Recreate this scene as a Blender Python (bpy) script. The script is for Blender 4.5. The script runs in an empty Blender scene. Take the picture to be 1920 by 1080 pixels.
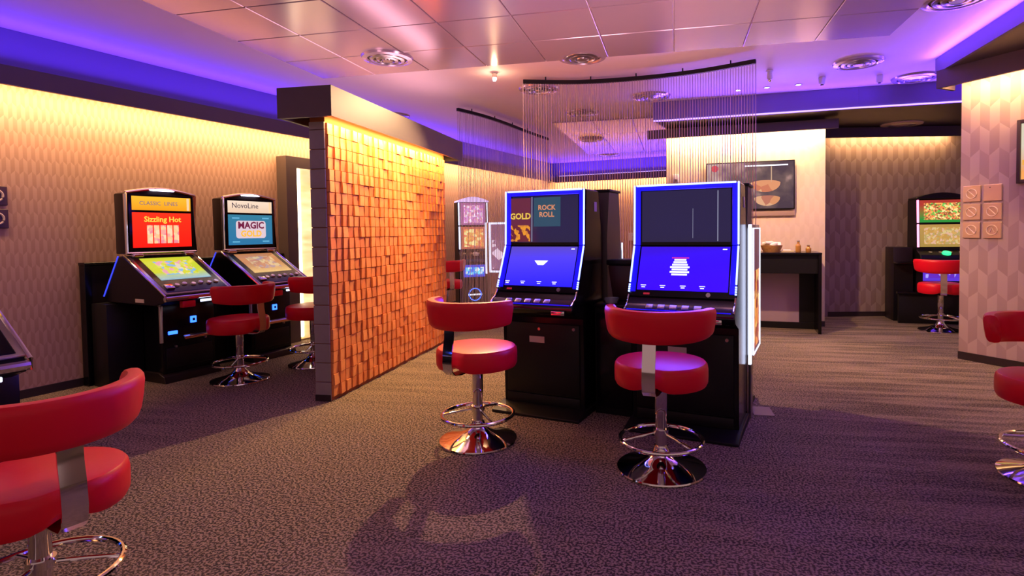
import bpy, bmesh, math, random
from mathutils import Matrix, Vector
random.seed(7)
C = bpy.context.scene.collection
R = math.radians
H = 2.95          # ceiling height
# ------------------------------------------------------------------ camera
sc = bpy.context.scene
cd = bpy.data.cameras.new('camera'); cam = bpy.data.objects.new('camera', cd); C.objects.link(cam)
cd.sensor_width = 36; cd.lens = 1060/1920*36
cd.shift_x = -80/1920; cd.shift_y = -70/1920
cd.clip_start = .05
p, r = .0344, .012
F = Vector((0, math.cos(p), -math.sin(p))); U0 = Vector((0, math.sin(p), math.cos(p))); R0 = Vector((1, 0, 0))
Uv = U0*math.cos(r)+R0*math.sin(r); Rv = R0*math.cos(r)-U0*math.sin(r)
M = Matrix((Rv, Uv, -F)).transposed().to_4x4(); M.translation = Vector((0, 0, 1.3))
cam.matrix_world = M; sc.camera = cam
sc.view_settings.view_transform = 'Standard'; sc.view_settings.look = 'None'
sc.view_settings.gamma = 1; sc.view_settings.use_curve_mapping = False
sc.view_settings.exposure = 0.28
# ------------------------------------------------------------------ world and lights
w = bpy.data.worlds.new('world'); sc.world = w; w.use_nodes = True
w.node_tree.nodes['Background'].inputs[0].default_value = (.85, .50, .48, 1)
w.node_tree.nodes['Background'].inputs[1].default_value = .36
WARM = (1, .56, .25); BLUE = (.13, .04, 1)

def light(kind, name, loc, power, col, aim=None, **k):
    l = bpy.data.lights.new(name, kind); l.energy = power; l.color = col
    for a, b in k.items(): setattr(l, a, b)
    o = bpy.data.objects.new(name, l); C.objects.link(o); o.location = loc
    if aim is not None:
        o.rotation_euler = (Vector(aim)-Vector(loc)).to_track_quat('-Z', 'Y').to_euler()
    return o
def strip(name, A, B, z, power, col, aim, width=.03):
    """LED strip in a cove from A to B (plan points); aim = direction it throws light; power per metre"""
    A, B = Vector((*A, z)), Vector((*B, z)); L = (B-A).length
    l = bpy.data.lights.new(name, 'AREA'); l.shape = 'RECTANGLE'; l.size = L; l.size_y = width
    l.energy = power*L; l.color = col
    o = bpy.data.objects.new(name, l); C.objects.link(o)
    X = (B-A).normalized(); Z = -Vector(aim); Z = (Z-X*Z.dot(X)).normalized(); Y = Z.cross(X)
    m = Matrix((X, Y, Z)).transposed().to_4x4(); m.translation = (A+B)/2; o.matrix_world = m
    return o
# plan frames: u runs along the left wall, n points from it into the room; d, e = depth / lateral of the central bank
W0 = Vector((-4.142, 4.903)); u = Vector((.413, .911)).normalized(); n = Vector((u.y, -u.x))
an = R(25.3); d = Vector((math.sin(an), math.cos(an))); e = Vector((math.cos(an), -math.sin(an)))
def LW(a, b): return W0+u*a+n*b
def CP(a, b): return e*a+d*b
ga = R(12.0); g = Vector((math.sin(ga), math.cos(ga))); gx = Vector((math.cos(ga), -math.sin(ga)))
BA, BB = Vector((-1.749, 4.357)), Vector((-1.301, 6.717)); bd = (BB-BA).normalized(); bn = Vector((bd.y, -bd.x))
UMAX = 9.87                                   # the far corner along the left wall
KW = LW(UMAX, 0); KE = KW+n*3.3               # back wall
CR = Vector((3.556, 7.431)); cdv = Vector((-.953, .302)).normalized(); CL = CR+cdv*2.05
RC = Vector((3.965, 5.528)); rd = Vector((math.sin(R(25)), -math.cos(R(25)))); rn = Vector((rd.y, -rd.x))
# warm wall washers
strip('cove_led_left', LW(-4.5, .23), LW(UMAX-.1, .23), 2.52, 12, WARM, (*(-n*.42), -1))
strip('cove_led_back', KW+n*.2-u*.2, KE-u*.2, 2.50, 11, WARM, (*(u*.75), -1))
strip('cove_led_partition', BA+bn*.10, BB+bn*.10, 2.19, 20, (1, .56, .17), (*(-bn*.3), -1))
cn = Vector((cdv.y, -cdv.x)); cn = -cn if cn.y > 0 else cn
strip('cove_led_counter', CL+cn*.16, CR+cn*.16, 2.62, 19, (1, .66, .34), (*(-cn*.35), -1))
strip('cove_led_recess', (4.0, 8.12), (5.7, 8.12), 2.63, 7.5, WARM, (0, .7, -1))
strip('cove_led_right', RC+rn*.17, RC+rd*3.6+rn*.17, 2.70, 15, WARM, (*(-rn*.42), -1))
# violet uplights lying on the coves
strip('violet_led_left', LW(-4.5, .14), LW(UMAX-.3, .14), 2.66, 4.2, BLUE, (*(n*.35), 1))
strip('violet_led_back', KW+n*.3-u*.14, KE-u*.14, 2.66, 8, BLUE, (*(-u*.35), 1))
strip('violet_led_soffit', (1.35, 7.37), (3.72, 6.63), 2.66, 9, BLUE, (-.25, -.8, .75))
strip('violet_led_soffit', (3.75, 6.65), (6.2, 6.0), 2.66, 12, BLUE, (-.25, -.8, .75))
strip('violet_led_right', Vector((3.74, 5.58)), Vector((3.74, 5.58))-g*4, 2.86, 11, BLUE, (*(-gx), .35))
# halogen spots (they cast the shadows lying on the carpet)
SPOTS = [(-.60, 5.9, 2.86), (1.95, 5.95, 2.84)]
light('SPOT', 'halogen_light', (-.60, 5.9, 2.80), 330, (1, .60, .28), (-.45, 3.9, 0), spot_size=R(125), spot_blend=.6, shadow_soft_size=.03)
light('SPOT', 'halogen_light', (1.95, 5.95, 2.74), 250, (1, .60, .32), (3.4, 6.9, 0), spot_size=R(110), spot_blend=.7, shadow_soft_size=.03)
light('AREA', 'added_room_fill', (0, 1.2, 2.9), 9, (1, .66, .62), (0, 2.0, 0), shape='RECTANGLE', size=3.5, size_y=1.5)  # added soft fill below the ceiling, no fixture there
light('POINT', 'halogen_glow', (-.60, 5.9, 2.82), 2, (1, .55, .30), None, shadow_soft_size=.02)
# added fill lamps without fixtures, facing up to tint the ceiling pink
def add_ceiling_fill(xy, z, sx, sy, power, col, rz):
    o = light('AREA', 'added_ceiling_fill', (xy[0], xy[1], z), power, col, None, shape='RECTANGLE', size=sx, size_y=sy)
    o.rotation_euler = (math.pi, 0, rz); return o
PINK = (1, .50, .58)
add_ceiling_fill(CP(-1.80, 4.02), 1.64, .6, .55, 11, PINK, -an)
add_ceiling_fill(CP(-.80, 4.02), 1.64, .6, .55, 11, PINK, -an)
add_ceiling_fill((BA+BB)/2-bn*.06, 2.42, 2.2, .2, 6, PINK, math.atan2(bd.y, bd.x))

# ------------------------------------------------------------------ mesh helpers
class MB:
    def __init__(s, M=None): s.bm = bmesh.new(); s.M = M or Matrix()
    def add(s, vs, fs):
        v = [s.bm.verts.new(s.M @ Vector(q)) for q in vs]; out = []
        for f in fs:
            try: out.append(s.bm.faces.new([v[i] for i in f]))
            except ValueError: pass
        return v, out
    def box(s, x0, x1, y0, y1, z0, z1, bev=0, seg=2):
        v, f = s.add([(x0, y0, z0), (x1, y0, z0), (x1, y1, z0), (x0, y1, z0), (x0, y0, z1), (x1, y0, z1), (x1, y1, z1), (x0, y1, z1)],
              [(0, 3, 2, 1), (4, 5, 6, 7), (0, 1, 5, 4), (1, 2, 6, 5), (2, 3, 7, 6), (3, 0, 4, 7)])
        if bev: s._bev(f, bev, seg)
        return s
    def _bev(s, f, b, seg):
        es = {x for q in f for x in q.edges}
        bmesh.ops.bevel(s.bm, geom=list(es), offset=b, segments=seg, profile=.5, affect='EDGES')
    def prism(s, pts, x0, x1, bev=0, seg=2, axis='x'):
        """pts in (y,z) extruded along x; or axis 'z': (x,y) extruded in z; 'y': (x,z) extruded in y"""
        k = len(pts)
        mk = {'x': lambda a, b, t: (t, a, b), 'z': lambda a, b, t: (a, b, t), 'y': lambda a, b, t: (a, t, b)}[axis]
        v, f = s.add([mk(a, b, x0) for a, b in pts]+[mk(a, b, x1) for a, b in pts],
              [tuple(range(k))[::-1], tuple(range(k, 2*k))]+[(i, (i+1) % k, k+(i+1) % k, k+i) for i in range(k)])
        if bev: s._bev(f, bev, seg)
        return s
    def lathe(s, prof, seg=32, c=(0, 0, 0)):
        vs = []; fs = []; m = len(prof)
        for i in range(seg):
            a = 2*math.pi*i/seg
            for rr, z in prof: vs.append((c[0]+rr*math.cos(a), c[1]+rr*math.sin(a), c[2]+z))
        for i in range(seg):
            j = (i+1) % seg
            for k in range(m-1): fs.append((i*m+k, j*m+k, j*m+k+1, i*m+k+1))
        s.add(vs, fs)
        bmesh.ops.remove_doubles(s.bm, verts=s.bm.verts, dist=1e-5)
        return s
    def cyl(s, p0, p1, r0, r1=None, seg=16):
        r1 = r0 if r1 is None else r1
        p0, p1 = Vector(p0), Vector(p1); z = (p1-p0).normalized(); x = z.orthogonal().normalized(); y = z.cross(x); vs = []
        for q, rr in ((p0, r0), (p1, r1)):
            for i in range(seg):
                a = 2*math.pi*i/seg; vs.append(q+(x*math.cos(a)+y*math.sin(a))*rr)
        s.add(vs, [tuple(range(seg))[::-1], tuple(range(seg, 2*seg))]+[(i, (i+1) % seg, seg+(i+1) % seg, seg+i) for i in range(seg)])
        return s
    def sweep(s, frames, closed=False):
        """frames: list of rings of points"""
        m = len(frames[0]); vs = [q for fr in frames for q in fr]; fs = []
        K = len(frames)
        for i in range(K if closed else K-1):
            j = (i+1) % K
            for k in range(m): fs.append((i*m+k, i*m+(k+1) % m, j*m+(k+1) % m, j*m+k))
        if not closed: fs += [tuple(range(m))[::-1], tuple(range((K-1)*m, K*m))]
        s.add(vs, fs); return s
    def tube(s, path, rad, seg=8, closed=False):
        P = [Vector(q) for q in path]; fr = []
        for i, q in enumerate(P):
            if closed: t = P[(i+1) % len(P)]-P[i-1]
            else: t = P[min(i+1, len(P)-1)]-P[max(i-1, 0)]
            t.normalize(); a = Vector((0, 0, 1)) if abs(t.z) < .95 else Vector((1, 0, 0))
            x = t.cross(a).normalized(); y = x.cross(t)
            fr.append([q+(x*math.cos(2*math.pi*k/seg)+y*math.sin(2*math.pi*k/seg))*rad for k in range(seg)])
        return s.sweep(fr, closed)
    def quad(s, x0, x1, y0, y1, z=0):
        s.add([(x0, y0, z), (x1, y0, z), (x1, y1, z), (x0, y1, z)], [(0, 1, 2, 3)]); return s
    def mesh(s, name, mat):
        bmesh.ops.recalc_face_normals(s.bm, faces=s.bm.faces)
        me = bpy.data.meshes.new(name); s.bm.to_mesh(me); s.bm.free(); me.materials.append(mat)
        for q in me.polygons: q.use_smooth = True
        me.set_sharp_from_angle(angle=R(32)); return me
def link(name, data, parent=None):
    o = bpy.data.objects.new(name, data); C.objects.link(o); o.parent = parent; return o
def obj(name, mb, mat, parent=None): return link(name, mb.mesh(name, mat), parent)
def tag(o, label=None, cat=None, group=None, kind=None):
    if label: o['label'] = label
    if cat: o['category'] = cat
    if group: o['group'] = group
    if kind: o['kind'] = kind
    return o
def thing(name, label, cat, loc=(0, 0, 0), rz=0, group=None):
    o = bpy.data.objects.new(name, None); C.objects.link(o); o.empty_display_size = .1
    o.location = loc; o.rotation_euler = (0, 0, rz); return tag(o, label, cat, group)
def copy_tree(o, parent=None):
    c = o.copy(); C.objects.link(c); c.parent = parent
    for ch in list(o.children): copy_tree(ch, c)
    return c
def place(o, xy, rz, label, z=0):
    o.location = (xy[0], xy[1], z); o.rotation_euler = (0, 0, rz); o['label'] = label
def text(name, s, M, size, mat, parent, align='CENTER', sx=1, bold=0):
    cu = bpy.data.curves.new(name, 'FONT'); cu.body = s; cu.size = size; cu.align_x = align; cu.align_y = 'CENTER'
    cu.extrude = .0006; cu.offset = bold; cu.resolution_u = 2
    t = bpy.data.objects.new('tmp', cu); C.objects.link(t)
    me = bpy.data.meshes.new_from_object(t.evaluated_get(bpy.context.evaluated_depsgraph_get()))
    bpy.data.objects.remove(t); bpy.data.curves.remove(cu)
    me.transform(M @ Matrix.Diagonal((sx, 1, 1, 1))); me.materials.clear(); me.materials.append(mat); me.name = name
    return link(name, me, parent)
def frame(origin, up, x=(1, 0, 0)):
    X = Vector(x).normalized(); Y = Vector(up).normalized(); Z = X.cross(Y)
    m = Matrix((X, Y, Z)).transposed().to_4x4(); m.translation = Vector(origin); return m

# ------------------------------------------------------------------ materials
def newmat(name):
    m = bpy.data.materials.new(name); m.use_nodes = True; return m, m.node_tree.nodes, m.node_tree.links, m.node_tree.nodes['Principled BSDF']
def mat(name, col, rough=.5, metal=0, emit=None, es=0, coat=0, var=0, vs=8, bump=0, trans=0, ior=1.5):
    m, N, L, b = newmat(name)
    b.inputs['Base Color'].default_value = (*col, 1); b.inputs['Roughness'].default_value = rough
    b.inputs['Metallic'].default_value = metal; b.inputs['Coat Weight'].default_value = coat; b.inputs['IOR'].default_value = ior
    b.inputs['Coat Roughness'].default_value = .08; b.inputs['Transmission Weight'].default_value = trans
    if emit: b.inputs['Emission Color'].default_value = (*emit, 1); b.inputs['Emission Strength'].default_value = es
    t = N.new('ShaderNodeTexCoord'); z = N.new('ShaderNodeTexNoise'); z.inputs['Scale'].default_value = vs; z.inputs['Detail'].default_value = 4
    L.new(t.outputs['Object'], z.inputs['Vector'])
    if var:
        mx = N.new('ShaderNodeMix'); mx.data_type = 'RGBA'
        mx.inputs['A'].default_value = (*[c*(1-var) for c in col], 1); mx.inputs['B'].default_value = (*[min(1, c*(1+var)) for c in col], 1)
        L.new(z.outputs['Fac'], mx.inputs['Factor']); L.new(mx.outputs['Result'], b.inputs['Base Color'])
    if bump:
        bp = N.new('ShaderNodeBump'); bp.inputs['Strength'].default_value = bump; bp.inputs['Distance'].default_value = .01
        L.new(z.outputs['Fac'], bp.inputs['Height']); L.new(bp.outputs['Normal'], b.inputs['Normal'])
    return m
def math_node(N, L, op, a, b=None, c=None):
    q = N.new('ShaderNodeMath'); q.operation = op
    for i, v in enumerate((a, b, c)):
        if v is None: continue
        if isinstance(v, (int, float)): q.inputs[i].default_value = v
        else: L.new(v, q.inputs[i])
    return q.outputs[0]
def wallpaper(name, wdt, hgt, ca, cb, amp=.28):
    m, N, L, b = newmat(name); b.inputs['Roughness'].default_value = .62
    t = N.new('ShaderNodeTexCoord'); s = N.new('ShaderNodeSeparateXYZ'); L.new(t.outputs['Object'], s.inputs[0])
    X = math_node(N, L, 'DIVIDE', s.outputs['X'], wdt); Z = math_node(N, L, 'DIVIDE', s.outputs['Z'], hgt)
    tri = math_node(N, L, 'PINGPONG', X, 1.0)
    v = math_node(N, L, 'ADD', Z, math_node(N, L, 'MULTIPLY', tri, amp))
    k = math_node(N, L, 'ADD', math_node(N, L, 'FLOOR', v), math_node(N, L, 'FLOOR', X))
    par = math_node(N, L, 'ABSOLUTE', math_node(N, L, 'MODULO', k, 2.0))
    # soft vertical shading inside each lozenge is printed on the paper
    fz = math_node(N, L, 'FRACT', v)
    fac = math_node(N, L, 'MULTIPLY_ADD', fz, .25, math_node(N, L, 'MULTIPLY', par, .75))
    mx = N.new('ShaderNodeMix'); mx.data_type = 'RGBA'; mx.inputs['A'].default_value = (*ca, 1); mx.inputs['B'].default_value = (*cb, 1)
    L.new(fac, mx.inputs['Factor']); L.new(mx.outputs['Result'], b.inputs['Base Color'])
    return m
def symbols(name, cols, scale, es, rand=1.0, metric='EUCLIDEAN', aspect=(1, 1, 1)):
    """printed or lit picture made of coloured cells"""
    m, N, L, b = newmat(name); b.inputs['Base Color'].default_value = (.02, .02, .02, 1); b.inputs['Roughness'].default_value = .15
    t = N.new('ShaderNodeTexCoord'); mp = N.new('ShaderNodeMapping'); mp.inputs['Scale'].default_value = aspect
    v = N.new('ShaderNodeTexVoronoi'); v.inputs['Scale'].default_value = scale; v.inputs['Randomness'].default_value = rand; v.distance = metric
    cr = N.new('ShaderNodeValToRGB'); cr.color_ramp.interpolation = 'CONSTANT'; el = cr.color_ramp.elements
    while len(el) < len(cols): el.new(.5)
    for i, c in enumerate(cols): el[i].position = i/len(cols); el[i].color = (*c, 1)
    sp = N.new('ShaderNodeSeparateColor')
    L.new(t.outputs['Object'], mp.inputs[0]); L.new(mp.outputs[0], v.inputs['Vector']); L.new(v.outputs['Color'], sp.inputs[0])
    L.new(sp.outputs[0], cr.inputs[0])
    L.new(cr.outputs[0], b.inputs['Emission Color']); b.inputs['Emission Strength'].default_value = es
    return m
def grad_screen(name, c0, c1, z0, z1, es, tilt=0):
    """lit screen with a two tone picture (object height z0..z1)"""
    m, N, L, b = newmat(name); b.inputs['Base Color'].default_value = (.01, .01, .02, 1); b.inputs['Roughness'].default_value = .12
    t = N.new('ShaderNodeTexCoord'); s = N.new('ShaderNodeSeparateXYZ'); L.new(t.outputs['Object'], s.inputs[0])
    z = math_node(N, L, 'MULTIPLY_ADD', s.outputs['X'], tilt, s.outputs['Z'])
    mr = N.new('ShaderNodeMapRange'); mr.inputs[1].default_value = z0; mr.inputs[2].default_value = z1; L.new(z, mr.inputs[0])
    mx = N.new('ShaderNodeMix'); mx.data_type = 'RGBA'; mx.inputs['A'].default_value = (*c0, 1); mx.inputs['B'].default_value = (*c1, 1)
    L.new(mr.outputs[0], mx.inputs['Factor']); L.new(mx.outputs['Result'], b.inputs['Emission Color']); b.inputs['Emission Strength'].default_value = es
    return m
def glow(name, col, es): return mat(name, (.05, .05, .05), .4, emit=col, es=es)

m_paperL = wallpaper('lozenge wallpaper small', .027, .108, (.43, .27, .19), (.55, .365, .27))
m_paperR = wallpaper('lozenge wallpaper large', .082, .225, (.40, .28, .26), (.52, .39, .36), .3)
m_paperC = wallpaper('cream lozenge wallpaper', .06, .17, (.66, .54, .40), (.70, .58, .44))
m_paperD = wallpaper('brown lozenge wallpaper', .075, .21, (.24, .17, .145), (.34, .26, .22), .3)
m_dark = mat('dark brown lacquer', (.045, .028, .03), .45)
m_taupe = mat('taupe lacquer', (.10, .075, .07), .5, var=.1)
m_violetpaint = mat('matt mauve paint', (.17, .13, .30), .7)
m_plaster = mat('ceiling plaster', (.84, .70, .74), .5, var=.02)
m_base = mat('dark skirting', (.025, .015, .018), .4)
m_black = mat('black gloss laminate', (.004, .003, .006), .2)
m_blackm = mat('black matt plastic', (.007, .006, .008), .42)
m_blackw = mat('black wood panel', (.016, .010, .010), .4, var=.3, vs=3)
m_chrome = mat('chrome', (.78, .76, .76), .07, 1)
m_steel = mat('brushed steel', (.50, .48, .47), .28, 1)
m_red = mat('red leatherette', (.72, .004, .022), .38, bump=.05, vs=60)
m_glass = mat('dark glass', (.012, .012, .03), .04, coat=.6)
m_sticker = mat('paper sticker', (.55, .45, .42), .6)
m_white = mat('white plastic', (.7, .68, .66), .4)
m_grey = mat('grey laminate panel', (.36, .27, .35), .5)
for q_ in (m_black, m_blackm, m_blackw): q_.node_tree.nodes['Principled BSDF'].inputs['Specular IOR Level'].default_value = .28
m_red.node_tree.nodes['Principled BSDF'].inputs['Specular IOR Level'].default_value = .35
m_led = glow('blue white led tube', (.30, .38, 1), 2.6)
m_ledw = glow('white led tube', (.66, .72, 1), 2.2)
m_ledp = glow('pink led tube', (1, .28, .50), 2.2)
m_ledblue = glow('blue led', (.02, .10, 1), 4)
m_blueedge = mat('blue plastic with painted glow', (.02, .02, .25), .2, emit=(.004, .002, .70), es=1.0)  # emission paints the blue that the led tubes throw on the bezels
m_lamp = glow('warm lamp', (1, .72, .38), 60)
m_topper = glow('lit topper', (.75, .72, 1), 4.5)
m_txt = glow('white lit lettering', (.85, .85, 1), 1.3)
m_redtxt = glow('red lit lettering', (1, .03, .12), 1.1)

# carpet
def carpet():
    m, N, L, b = newmat('speckled grey brown carpet'); b.inputs['Roughness'].default_value = .95
    t = N.new('ShaderNodeTexCoord')
    mp = N.new('ShaderNodeMapping'); mp.inputs['Rotation'].default_value = (0, 0, R(12)); L.new(t.outputs['Object'], mp.inputs[0])
    v = N.new('ShaderNodeTexNoise'); v.inputs['Scale'].default_value = 88; v.inputs['Detail'].default_value = 1.5; L.new(mp.outputs[0], v.inputs['Vector'])
    cr = N.new('ShaderNodeValToRGB'); cr.color_ramp.elements[0].position = .45; cr.color_ramp.elements[1].position = .55; L.new(v.outputs['Fac'], cr.inputs[0])
    ms = N.new('ShaderNodeMapping'); ms.inputs['Scale'].default_value = (.7, 6.5, 1); L.new(mp.outputs[0], ms.inputs[0])
    st = N.new('ShaderNodeTexNoise'); st.inputs['Scale'].default_value = 1.5; st.inputs['Detail'].default_value = 5; L.new(ms.outputs[0], st.inputs['Vector'])
    cs = N.new('ShaderNodeValToRGB'); cs.color_ramp.elements[0].position = .40; cs.color_ramp.elements[1].position = .60; L.new(st.outputs['Fac'], cs.inputs[0])
    ml = N.new('ShaderNodeTexNoise'); ml.inputs['Scale'].default_value = .55; L.new(mp.outputs[0], ml.inputs['Vector'])
    cm = N.new('ShaderNodeValToRGB'); cm.color_ramp.elements[0].position = .42; cm.color_ramp.elements[1].position = .58; L.new(ml.outputs['Fac'], cm.inputs[0])
    # plank-like tufted bands only in parts of the floor
    s2 = N.new('ShaderNodeSeparateXYZ'); L.new(mp.outputs[0], s2.inputs[0])
    far = N.new('ShaderNodeMapRange'); far.inputs[1].default_value = .3; far.inputs[2].default_value = 1.6; L.new(s2.outputs['X'], far.inputs[0])
    msk = math_node(N, L, 'MAXIMUM', math_node(N, L, 'MULTIPLY', far.outputs[0], .8), math_node(N, L, 'MULTIPLY', cm.outputs[0], .3))
    spk = N.new('ShaderNodeMix'); spk.data_type = 'FLOAT'
    L.new(msk, spk.inputs['Factor']); L.new(cr.outputs[0], spk.inputs['A'])
    bl = math_node(N, L, 'MULTIPLY_ADD', cr.outputs[0], .38, math_node(N, L, 'MULTIPLY', cs.outputs[0], .62)); L.new(bl, spk.inputs['B'])
    mx = N.new('ShaderNodeMix'); mx.data_type = 'RGBA'; mx.inputs['A'].default_value = (.038, .027, .022, 1); mx.inputs['B'].default_value = (.31, .235, .175, 1)
    L.new(spk.outputs['Result'], mx.inputs['Factor']); L.new(mx.outputs['Result'], b.inputs['Base Color'])
    bp = N.new('ShaderNodeBump'); bp.inputs['Strength'].default_value = .6; bp.inputs['Distance'].default_value = .006
    L.new(cr.outputs[0], bp.inputs['Height']); L.new(bp.outputs['Normal'], b.inputs['Normal'])
    return m
m_carpet = carpet()
m_panel = mat('satin metal ceiling panel', (.56, .45, .52), .22, .5)
m_tile = [mat('terracotta wood tile', c, .5, var=.22, vs=25, bump=.1) for c in ((.80, .27, .085), (.85, .31, .10), (.74, .23, .07))]
m_grout = mat('dark backing board', (.34, .10, .03), .8)
m_plank = mat('grey stained plank', (.26, .24, .25), .5, var=.3, vs=6)

# ------------------------------------------------------------------ setting
def struct(name, mb, m, parent=None):
    o = obj(name, mb, m, parent)
    if parent is None: o['kind'] = 'structure'
    return o
def wall(name, A, B, t, z0, z1, m, y0=0):
    """wall body from A to B; the room lies to the right of A->B"""
    v = Vector(B)-Vector(A)
    o = struct(name, MB().box(0, v.length, y0, y0+t, z0, z1), m)
    o.location = (A[0], A[1], 0); o.rotation_euler = (0, 0, math.atan2(v.y, v.x)); return o
struct('floor', MB().box(-9, 9, -3, 17, -.1, 0), m_carpet)
ceil = struct('ceiling', MB().box(-9, 9, -3, 17, H, H+.1), m_plaster)
lw = wall('wall_left', LW(-6.5, 0), LW(UMAX+.1, 0), .1, 0, H, m_paperL)
bw = wall('wall_back', KW+n*.001, KE, .1, 0, H, m_paperL)
wall('wall_back_side', KE, CL-cn*.3, .1, 0, H, m_paperC)
wall('baseboard_left', LW(-6.5, 0), LW(UMAX, 0), .015, 0, .07, m_base, -.015)
wall('baseboard_back', KW, KE, .015, 0, .07, m_base, -.015)
# column block behind the drinks counter
def poly(name, pts, z0, z1, m, kind=True):
    return struct(name, MB().prism([tuple(q) for q in pts], z0, z1, axis='z'), m)
wc = wall('wall_counter', CL, CR, .45, 0, H, m_paperC)
wall('baseboard_counter', CL, CR-cdv*.001, .015, 0, .07, m_base, -.015)
wall('wall_recess', (3.2, 8.29), (6.6, 8.2), .1, 0, H, m_paperD)
wall('baseboard_recess', (4.0, 8.268), (6.5, 8.2), .015, 0, .07, m_base, -.018)
wall('wall_right', RC, RC+rd*6.2, .12, 0, H, m_paperR)
wall('wall_right_return', Vector(RC)+Vector((2.6, .61)), RC+Vector((.055, .013)), .10, 0, H, m_paperR)
wall('baseboard_right', RC, RC+rd*6.2, .014, 0, .075, m_base, -.014)
# valances (boxed pelmets hiding the wall washers)
def pelmet(name, A, B, off, z0, z1, m, t=.03, back=.0):
    v = Vector(B)-Vector(A); L_ = v.length
    mb = MB().box(0, L_, -off-t, -off, z0, z1).box(0, L_, -off, -.001, z1-.03, z1)
    o = struct(name, mb, m); o.location = (A[0], A[1], 0); o.rotation_euler = (0, 0, math.atan2(v.y, v.x)); return o
pelmet('trim_1', LW(-6.5, 0), LW(UMAX-.27, 0), .25, 2.455, 2.60, m_taupe)
pelmet('trim_2', KW+n*.03, KE, .25, 2.455, 2.60, m_taupe)
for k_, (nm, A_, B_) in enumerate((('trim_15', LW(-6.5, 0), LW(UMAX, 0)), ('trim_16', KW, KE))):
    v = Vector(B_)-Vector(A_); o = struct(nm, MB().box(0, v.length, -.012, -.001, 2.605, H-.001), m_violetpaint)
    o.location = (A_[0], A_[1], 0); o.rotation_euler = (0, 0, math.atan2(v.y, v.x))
# lit niche on the left wall
NI = struct('trim_3', MB().box(2.04, 2.19, -.16, 0, 0, 2.23).box(2.85, 3.0, -.16, 0, 0, 2.23).box(2.19, 2.85, -.16, 0, 2.10, 2.23), m_taupe)
def onyx():
    m, N, L, b = newmat('backlit onyx'); t = N.new('ShaderNodeTexCoord')
    mp = N.new('ShaderNodeMapping'); mp.inputs['Scale'].default_value = (1, 1, 5); L.new(t.outputs['Object'], mp.inputs[0])
    z = N.new('ShaderNodeTexNoise'); z.inputs['Scale'].default_value = 2.2; z.inputs['Detail'].default_value = 6; L.new(mp.outputs[0], z.inputs[0])
    cr = N.new('ShaderNodeValToRGB'); cr.color_ramp.elements[0].position = .3; cr.color_ramp.elements[1].position = .7
    cr.color_ramp.elements[0].color = (.62, .33, .10, 1); cr.color_ramp.elements[1].color = (1, .72, .38, 1)
    L.new(z.outputs['Fac'], cr.inputs[0]); L.new(cr.outputs[0], b.inputs['Emission Color']); b.inputs['Emission Strength'].default_value = 1.15
    b.inputs['Base Color'].default_value = (.8, .6, .35, 1); b.inputs['Roughness'].default_value = .3; return m
obj('backlit_panel', MB().box(2.19, 2.85, -.13, -.10, .02, 2.10), onyx(), NI)
obj('led_tube', MB().box(2.195, 2.25, -.145, -.131, .05, 2.09), glow('warm led tube', (1, .76, .45), 7), NI)
NI.location = (*W0, 0); NI.rotation_euler = (0, 0, math.atan2(u.y, u.x))

# right hand coves: column pelmet, violet soffit band, recess soffit, right soffit
pc = pelmet('trim_4', CL+cdv*.24, CR-cdv*.12, .20, 2.56, 2.68, m_taupe)
o = struct('trim_17', MB().box(-.03, 0, -.25, -.001, 2.63, 2.798), m_taupe); o.location = (*(RC-rd*.06), 0); o.rotation_euler = (0, 0, math.atan2(rd.y, rd.x))
s1 = Vector((1.30, 7.40)); s2 = Vector((3.60, 6.72)); s3 = Vector((6.4, 6.0))
poly('ceiling_soffit', [s1, s2, s3, (6.6, 8.19), (4.06, 8.26), (3.60, 7.86), CR+Vector((.02, .02)), CL+Vector((0, -.02)), ], 2.72, H-.001, m_dark)
o = struct('trim_5', MB().box(0, (s2-s1).length, -.03, 0, 2.70, H-.002), m_violetpaint); o.location = (*s1, 0); o.rotation_euler = (0, 0, math.atan2((s2-s1).y, (s2-s1).x))
o = struct('trim_6', MB().box(0, (s3-s2).length, -.03, 0, 2.70, H-.002), m_violetpaint); o.location = (*s2, 0); o.rotation_euler = (0, 0, math.atan2((s3-s2).y, (s3-s2).x))
m_ledline = glow('violet led line', (.55, .35, 1), 1.6)
o = struct('trim_7', MB().box(0, (s2-s1).length, -.045, -.031, 2.70, 2.715), m_ledline); o.location = (*s1, 0); o.rotation_euler = (0, 0, math.atan2((s2-s1).y, (s2-s1).x))
o = struct('trim_8', MB().box(0, (s3-s2).length, -.045, -.031, 2.70, 2.715), m_ledline); o.location = (*s2, 0); o.rotation_euler = (0, 0, math.atan2((s3-s2).y, (s3-s2).x))
o = struct('trim_9', MB().box(.3, 3.2, -.272, -.262, 2.60, 2.612), m_ledline); o.location = (*(KW+n*.03), 0); o.rotation_euler = (0, 0, math.atan2(n.y, n.x))
pelmet('trim_10', (3.72, 8.27), (6.4, 8.2), .22, 2.57, 2.71, m_dark)
q1 = Vector((3.80, 5.62)); q2 = q1-g*5.2
poly('ceiling_soffit', [q1, q2, q2+Vector((3, 0)), (6.3, 5.2), (6.3, 5.95)], 2.80, H-.001, m_taupe)
o = struct('trim_11', MB().box(0, 5.2, 0, .03, 2.80, H-.002), m_violetpaint); o.location = (*q1, 0)
v = q2-q1; o.rotation_euler = (0, 0, math.atan2(v.y, v.x)); o.location = (*(q1-gx*.03), 0)
ra = RC+rn*.22-rd*.25
pelmet('trim_12', RC-rd*.06, RC+rd*6, .22, 2.63, 2.80, m_taupe)

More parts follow.
